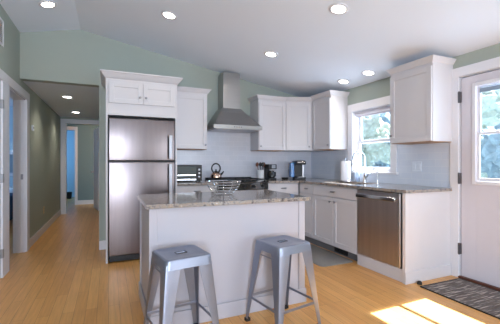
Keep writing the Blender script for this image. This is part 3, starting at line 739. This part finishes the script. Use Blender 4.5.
# ------------------------------------------------------------------ stools
def make_stool(label, loc, rz):
    t = thing('metal_stool', label, 'stool', loc, rz, 'metal stools at the island')
    H = .610; h0 = .150
    def rr(h, z, r=.035, n=5):
        out = []
        for cx, cy, a0 in ((h-r, h-r, 0), (-h+r, h-r, PI/2), (-h+r, -h+r, PI), (h-r, -h+r, 3*PI/2)):
            for k in range(n+1):
                a = a0+PI/2*k/n; out.append((cx+r*math.cos(a), cy+r*math.sin(a), z))
        return out
    bm = B()
    # seat pan with oval hole: outer skirt, rolled edge, dished top, hole
    N = len(rr(h0, 0))
    def oval(a, b, z):
        base_ = rr(h0, 0); out = []
        for x, y, _ in base_:
            an = math.atan2(y, x); out.append((a*math.cos(an), b*math.sin(an), z))
        return out
    rings = [rr(h0+.006, H-.058), rr(h0+.004, H-.05), rr(h0+.0, H-.012), rr(h0-.003, H-.004), rr(h0-.010, H), rr(h0-.022, H-.001, .028), rr(h0-.030, H-.005, .024), oval(.075, .075, H-.005), oval(.042, .024, H-.006), oval(.040, .022, H-.012)]
    loft(bm, rings, cap=False)
    inner = [rr(h0+.003, H-.058), rr(h0-.005, H-.012, .03), oval(.06, .06, H-.012), oval(.041, .023, H-.012)]
    loft(bm, inner, cap=False)
    obj('seat', bm, 'stool', t, 35)
    bm = B(); loft(bm, [oval(.047, .029, H-.0045), oval(.047, .029, H-.003), oval(.043, .025, H-.003), oval(.042, .024, H-.0055)], cap=False); obj('seat_hole_rim', bm, 'iron', t, True)
    hb = .201
    def hz(z): return hb+(h0-.004-hb)*(z/ (H-.02))
    for sx in (-1, 1):
        for sy in (-1, 1):
            bm = B(); rings = []
            for z in (.018, .15, .30, .45, H-.03):
                c = hz(z); w_ = .028+.072*(z/H)**1.1; r = .012; q = .0035; ri = .011
                loc_ = [(-w_, 0), (-r, 0), (-r*.3, -r*.3), (0, -r), (0, -w_), (-q, -w_), (-q, -ri-q), (-q-ri*.3, -q-ri*.3), (-ri-q, -q), (-w_, -q)]
                rings.append([(sx*(c+a), sy*(c+b), z) for a, b in loc_])
            loft(bm, rings); lg = obj('leg', bm, 'stool', t, 30)
            bm = B(); c = hb+.001; box(bm, *sorted((sx*(c+.001), sx*(c-.034))), *sorted((sy*(c+.001), sy*(c-.034))), 0, .024, .004); obj('rubber_foot', bm, 'rubber', lg)
    z = .185; c = hz(z)-.006
    for p, q in (((-c, -c), (c, -c)), ((c, -c), (c, c)), ((c, c), (-c, c)), ((-c, c), (-c, -c))):
        d = Vector((q[0]-p[0], q[1]-p[1])).normalized()
        bm = B(); x0_, x1_ = sorted((p[0]+d.x*.004, q[0]-d.x*.004)); y0_, y1_ = sorted((p[1]+d.y*.004, q[1]-d.y*.004))
        box(bm, x0_-(.003 if d.x == 0 else 0), x1_+(.003 if d.x == 0 else 0), y0_-(.003 if d.y == 0 else 0), y1_+(.003 if d.y == 0 else 0), z-.009, z+.009, .002)
        obj('foot_rail', bm, 'stool', t)
    z = .515; c = hz(z)-.008
    for p, q in (((c, -c), (c, c)), ((c, c), (-c, c)), ((-c, c), (-c, -c))):
        bm = B(); tube(bm, [(p[0], p[1], z), (q[0], q[1], z)], .0045, 6); obj('upper_brace', bm, 'stool', t)
    return t
s1 = make_stool('galvanised metal backless stool in front of the left end of the island', (.424, 2.062, 0), math.radians(9))
dup(s1, (1.165, 2.060, 0), math.radians(10), 'galvanised metal backless stool in front of the right end of the island')

# ------------------------------------------------------------------ rugs and small floor things
bm = B(); box(bm, -.27, .27, -.52, .52, 0, .008, .003)
t = thing('door_rug', 'dark striped woven rug lying at the entry door', 'rug', (2.975, 1.615, 0), math.radians(-1))
obj('weave', bm, 'rug', t)
bm = B()
for q in ((-.28, -.268, -.53, .53), (.268, .28, -.53, .53), (-.268, .268, -.53, -.518), (-.268, .268, .518, .53)): box(bm, q[0], q[1], q[2], q[3], 0, .010, .003)
obj('bound_edge', bm, 'rubber', t)
bm = B()
def rrect(x0, x1, y0, y1, r, z, n=5):
    out = []
    for cx, cy, a0 in ((x1-r, y1-r, 0), (x0+r, y1-r, PI/2), (x0+r, y0+r, PI), (x1-r, y0+r, 3*PI/2)):
        for k in range(n+1):
            a = a0+PI/2*k/n; out.append((cx+r*math.cos(a), cy+r*math.sin(a), z))
    return out
loft(bm, [rrect(2.20, 2.68, 3.0, 4.02, .05, 0), rrect(2.20, 2.68, 3.0, 4.02, .05, .006), rrect(2.215, 2.665, 3.015, 4.005, .04, .014)])
tag(obj('kitchen_mat', bm, 'greymat', None, 30), 'grey cushioned floor mat in front of the sink cabinet', 'mat')
bm = B(); lathe(bm, [(.022, 0), (.024, .006), (.021, .024), (.012, .032), (.001, .033)], n=18)
tag(obj('door_stop', bm, 'rubber', None, True, (2.765, 2.20, 0)), 'small dark round doorstop at the foot of the end panel', 'doorstop')

# ------------------------------------------------------------------ wall plates, vent
def plate(name, label, cat, loc, rz, w_=.07, h_=.115, m='plate', kind='outlet'):
    t = thing(name, label, cat, loc, rz)
    bm = B(); box(bm, -w_/2, w_/2, -.006, 0, -h_/2, h_/2, .002); obj('cover_plate', bm, m, t)
    if kind == 'outlet':
        for z in (-.022, .022):
            bm = B(); lathe(bm, [(.016, 0), (.016, .002), (.001, .002)], n=16); o = obj('socket', bm, m, t, True); o.location = (0, -.006, z); o.rotation_euler = (PI/2, 0, 0)
            bm = B(); box(bm, -.007, -.005, -.0087, -.008, z-.004, z+.005); box(bm, .005, .007, -.0087, -.008, z-.004, z+.005); obj('slot', bm, 'black', t)
    elif kind == 'switch':
        for x in ((-w_/4, w_/4) if w_ > .1 else (0,)):
            bm = B(); box(bm, x-.015, x+.015, -.010, -.006, -.032, .032, .002); obj('rocker', bm, m, t)
    return t
plate('switch_plate', 'white double switch plate on tile between the window and entry door', 'switch', (XR-.009, 2.66, 1.135), -PI/2, .12, .115, kind='switch')
plate('wall_outlet', 'outlet low on the left hallway wall, warm lamp light in its colour', 'outlet', (XL+.001, 6.42, .38), PI/2, .075, .12, 'warmlitplate')
t = thing('thermostat', 'small white thermostat on the left hallway wall', 'thermostat', (XL+.001, 5.50, 1.68), PI/2)
bm = B(); box(bm, -.045, .045, -.022, 0, -.04, .04, .006); obj('case', bm, 'plate', t)
bm = B(); box(bm, -.025, .025, -.024, -.021, -.01, .022, .001); obj('display', bm, 'recess', t)
t = thing('return_air_vent', 'white louvred air vent high on the left wall', 'vent', (XL+.001, 3.90, 2.515), PI/2)
bm = B(); 
for q in ((-.20, .20, -.135, -.115), (-.20, .20, .115, .135), (-.20, -.178, -.115, .115), (.178, .20, -.115, .115)): box(bm, q[0], q[1], -.012, 0, q[2], q[3], .003)
obj('vent_frame', bm, 'white', t)
bm = B(); box(bm, -.178, .178, -.003, 0, -.115, .115); obj('backing', bm, 'ventback', t)
bm = B()
for k in range(11):
    z = -.103+k*.0206; loft(bm, [[(x, -.003, z), (x, -.011, z-.006), (x, -.011, z-.004), (x, -.003, z+.002)] for x in (-.178, .178)])
obj('louvres', bm, 'white', t)

# ------------------------------------------------------------------ bedroom and bathroom bits
t = thing('bed', 'bed with dark navy cover and white slatted headboard beyond the left doorway', 'bed', (-2.35, 7.25, 0))
bm = B(); box(bm, -.70, -.64, 1.05, 1.10, 0, 1.45, .01); box(bm, .64, .70, 1.05, 1.10, 0, 1.45, .01); box(bm, -.64, .64, 1.055, 1.095, 1.36, 1.44, .008); box(bm, -.64, .64, 1.055, 1.095, .9, .97, .008)
for k in range(11): box(bm, -.59+k*.108, -.55+k*.108, 1.065, 1.085, .97, 1.36, .004)
obj('headboard', bm, 'white', t)
bm = B(); box(bm, -.68, .68, -.9, 1.05, .30, .54, .05, 3); obj('mattress', bm, 'ceramic', t)
bm = B(); box(bm, -.72, .72, -.93, .62, .12, .58, .04, 3); obj('cover', bm, 'navy', t)
bm = B(); box(bm, -.60, -.05, .66, 1.02, .54, .68, .06, 3); obj('pillow', bm, 'ceramic', t)
bm = B(); box(bm, .05, .60, .66, 1.02, .54, .68, .06, 3); obj('pillow', bm, 'ceramic', t)
bm = B(); 
for x, y in ((-.62, -.85), (.62, -.85)): box(bm, x-.03, x+.03, y-.03, y+.03, 0, .3)
obj('bed_leg', bm, 'white', t)
bm = B(); lathe(bm, [(.08, 0), (.10, .21), (.105, .22), (.09, .22), (.075, .02), (.001, .018)], n=20)
tag(obj('waste_bin', bm, 'black', None, True, (-1.20, 12.1, 0)), 'small dark bin in the blue room at the end of the hallway', 'bin')

# ------------------------------------------------------------------ outside
bm = B(); box(bm, XR+.2, 45, -20, 32, -.35, -.30); struct('ground', bm, 'yard', 'yard ground outside the windows', 'ground')
bm = B()
for k in range(20): box(bm, XR+WT+.01+k*.145, XR+WT+.145+k*.145, -1.0, 5.6, -.10, -.06, .004)
for y in (-.9, 2.3, 5.5): box(bm, XR+WT+.02, XR+WT+2.85, y-.05, y+.05, -.30, -.10)
struct('floor_deck', bm, 'deck', 'grey boarded deck outside the entry door', 'deck')
t = thing('deck_chair', 'white slatted deck chair seen low through the entry door glass', 'chair', (5.3, 2.85, -.06), math.radians(60))
for sx in (-.27, .27):
    bm = B(); loft(bm, [[(sx-.02, -.35, 0), (sx+.02, -.35, 0), (sx+.02, -.28, 0), (sx-.02, -.28, 0)], [(sx-.02, -.30, .60), (sx+.02, -.30, .60), (sx+.02, -.23, .60), (sx-.02, -.23, .60)]]); obj('leg', bm, 'white', t)
    bm = B(); loft(bm, [[(sx-.02, .40, 0), (sx+.02, .40, 0), (sx+.02, .47, 0), (sx-.02, .47, 0)], [(sx-.02, -.20, .42), (sx+.02, -.20, .42), (sx+.02, -.12, .42), (sx-.02, -.12, .42)]]); obj('leg', bm, 'white', t)
    bm = B(); box(bm, sx-.05, sx+.05, -.36, .42, .60, .625, .005); obj('armrest', bm, 'white', t)
    bm = B(); box(bm, sx-.02, sx+.02, .33, .39, .25, .60, .003); obj('arm_post', bm, 'white', t)
bm = B()
for k in range(6): box(bm, -.25, .25, -.30+k*.10, -.22+k*.10, .40-k*.022, .42-k*.022, .004)
obj('seat', bm, 'white', t)
bm = B()
for k in range(5):
    x = -.20+k*.10; loft(bm, [[(x-.042, .20, .30), (x+.042, .20, .30), (x+.042, .225, .30), (x-.042, .225, .30)], [(x-.045, .62, 1.18-abs(k-2)*.04), (x+.045, .62, 1.18-abs(k-2)*.04), (x+.045, .645, 1.18-abs(k-2)*.04), (x-.045, .645, 1.18-abs(k-2)*.04)]])
obj('backrest', bm, 'white', t)
from mathutils import noise as mnoise
def tree(x, y, h, r, leaf, label, seed):
    t = thing('tree', label, 'tree', (x, y, -.30), 0, 'trees beyond the deck')
    bm = B(); tube(bm, [(0, 0, 0), (.05, 0, h*.3), (0, .05, h*.6)], [.16, .12, .07], 10); obj('trunk', bm, 'bark', t, True)
    bm = B(); rnd = random.Random(seed)
    for k in range(9):
        b = B(); bmesh.ops.create_icosphere(b, subdivisions=4, radius=1)
        c = Vector((rnd.uniform(-.6, .6)*r, rnd.uniform(-.6, .6)*r, h*rnd.uniform(.28, .92))); s = r*rnd.uniform(.5, .75)
        for v in b.verts:
            nn = mnoise.noise(v.co*2.2+c)+.6*mnoise.noise(v.co*6+c)+.4*mnoise.noise(v.co*14+c); v.co = v.co*(s*(1+.35*nn))+c
        merge(bm, b)
    obj('foliage', bm, leaf, t)
rt = random.Random(3)
tl = ['tallest pale green tree outside, seen through the upper sink window pane', 'dark green tree outside behind the pale one at the sink window',
      'pale green tree outside seen in the upper entry door glass', 'dark bushy tree outside seen low in the entry door glass', 'pale tree outside nearest the left jamb of the sink window',
      'dark tree outside filling the right side of the entry door glass']
spots = [(12.5, 13.6, 4.4, 1.5, 'leaf1'), (22.0, 21.0, 5.4, 2.6, 'leaf2'), (12.0, 8.0, 4.4, 1.3, 'leaf1'), (9.5, 4.6, 2.2, 1.0, 'leaf2'), (17.0, 23.0, 4.4, 2.0, 'leaf1'), (17.5, 9.5, 4.0, 2.2, 'leaf2')]
for i, (x, y, h, r, lf) in enumerate(spots): tree(x, y, h, r, lf, tl[i], i+1)
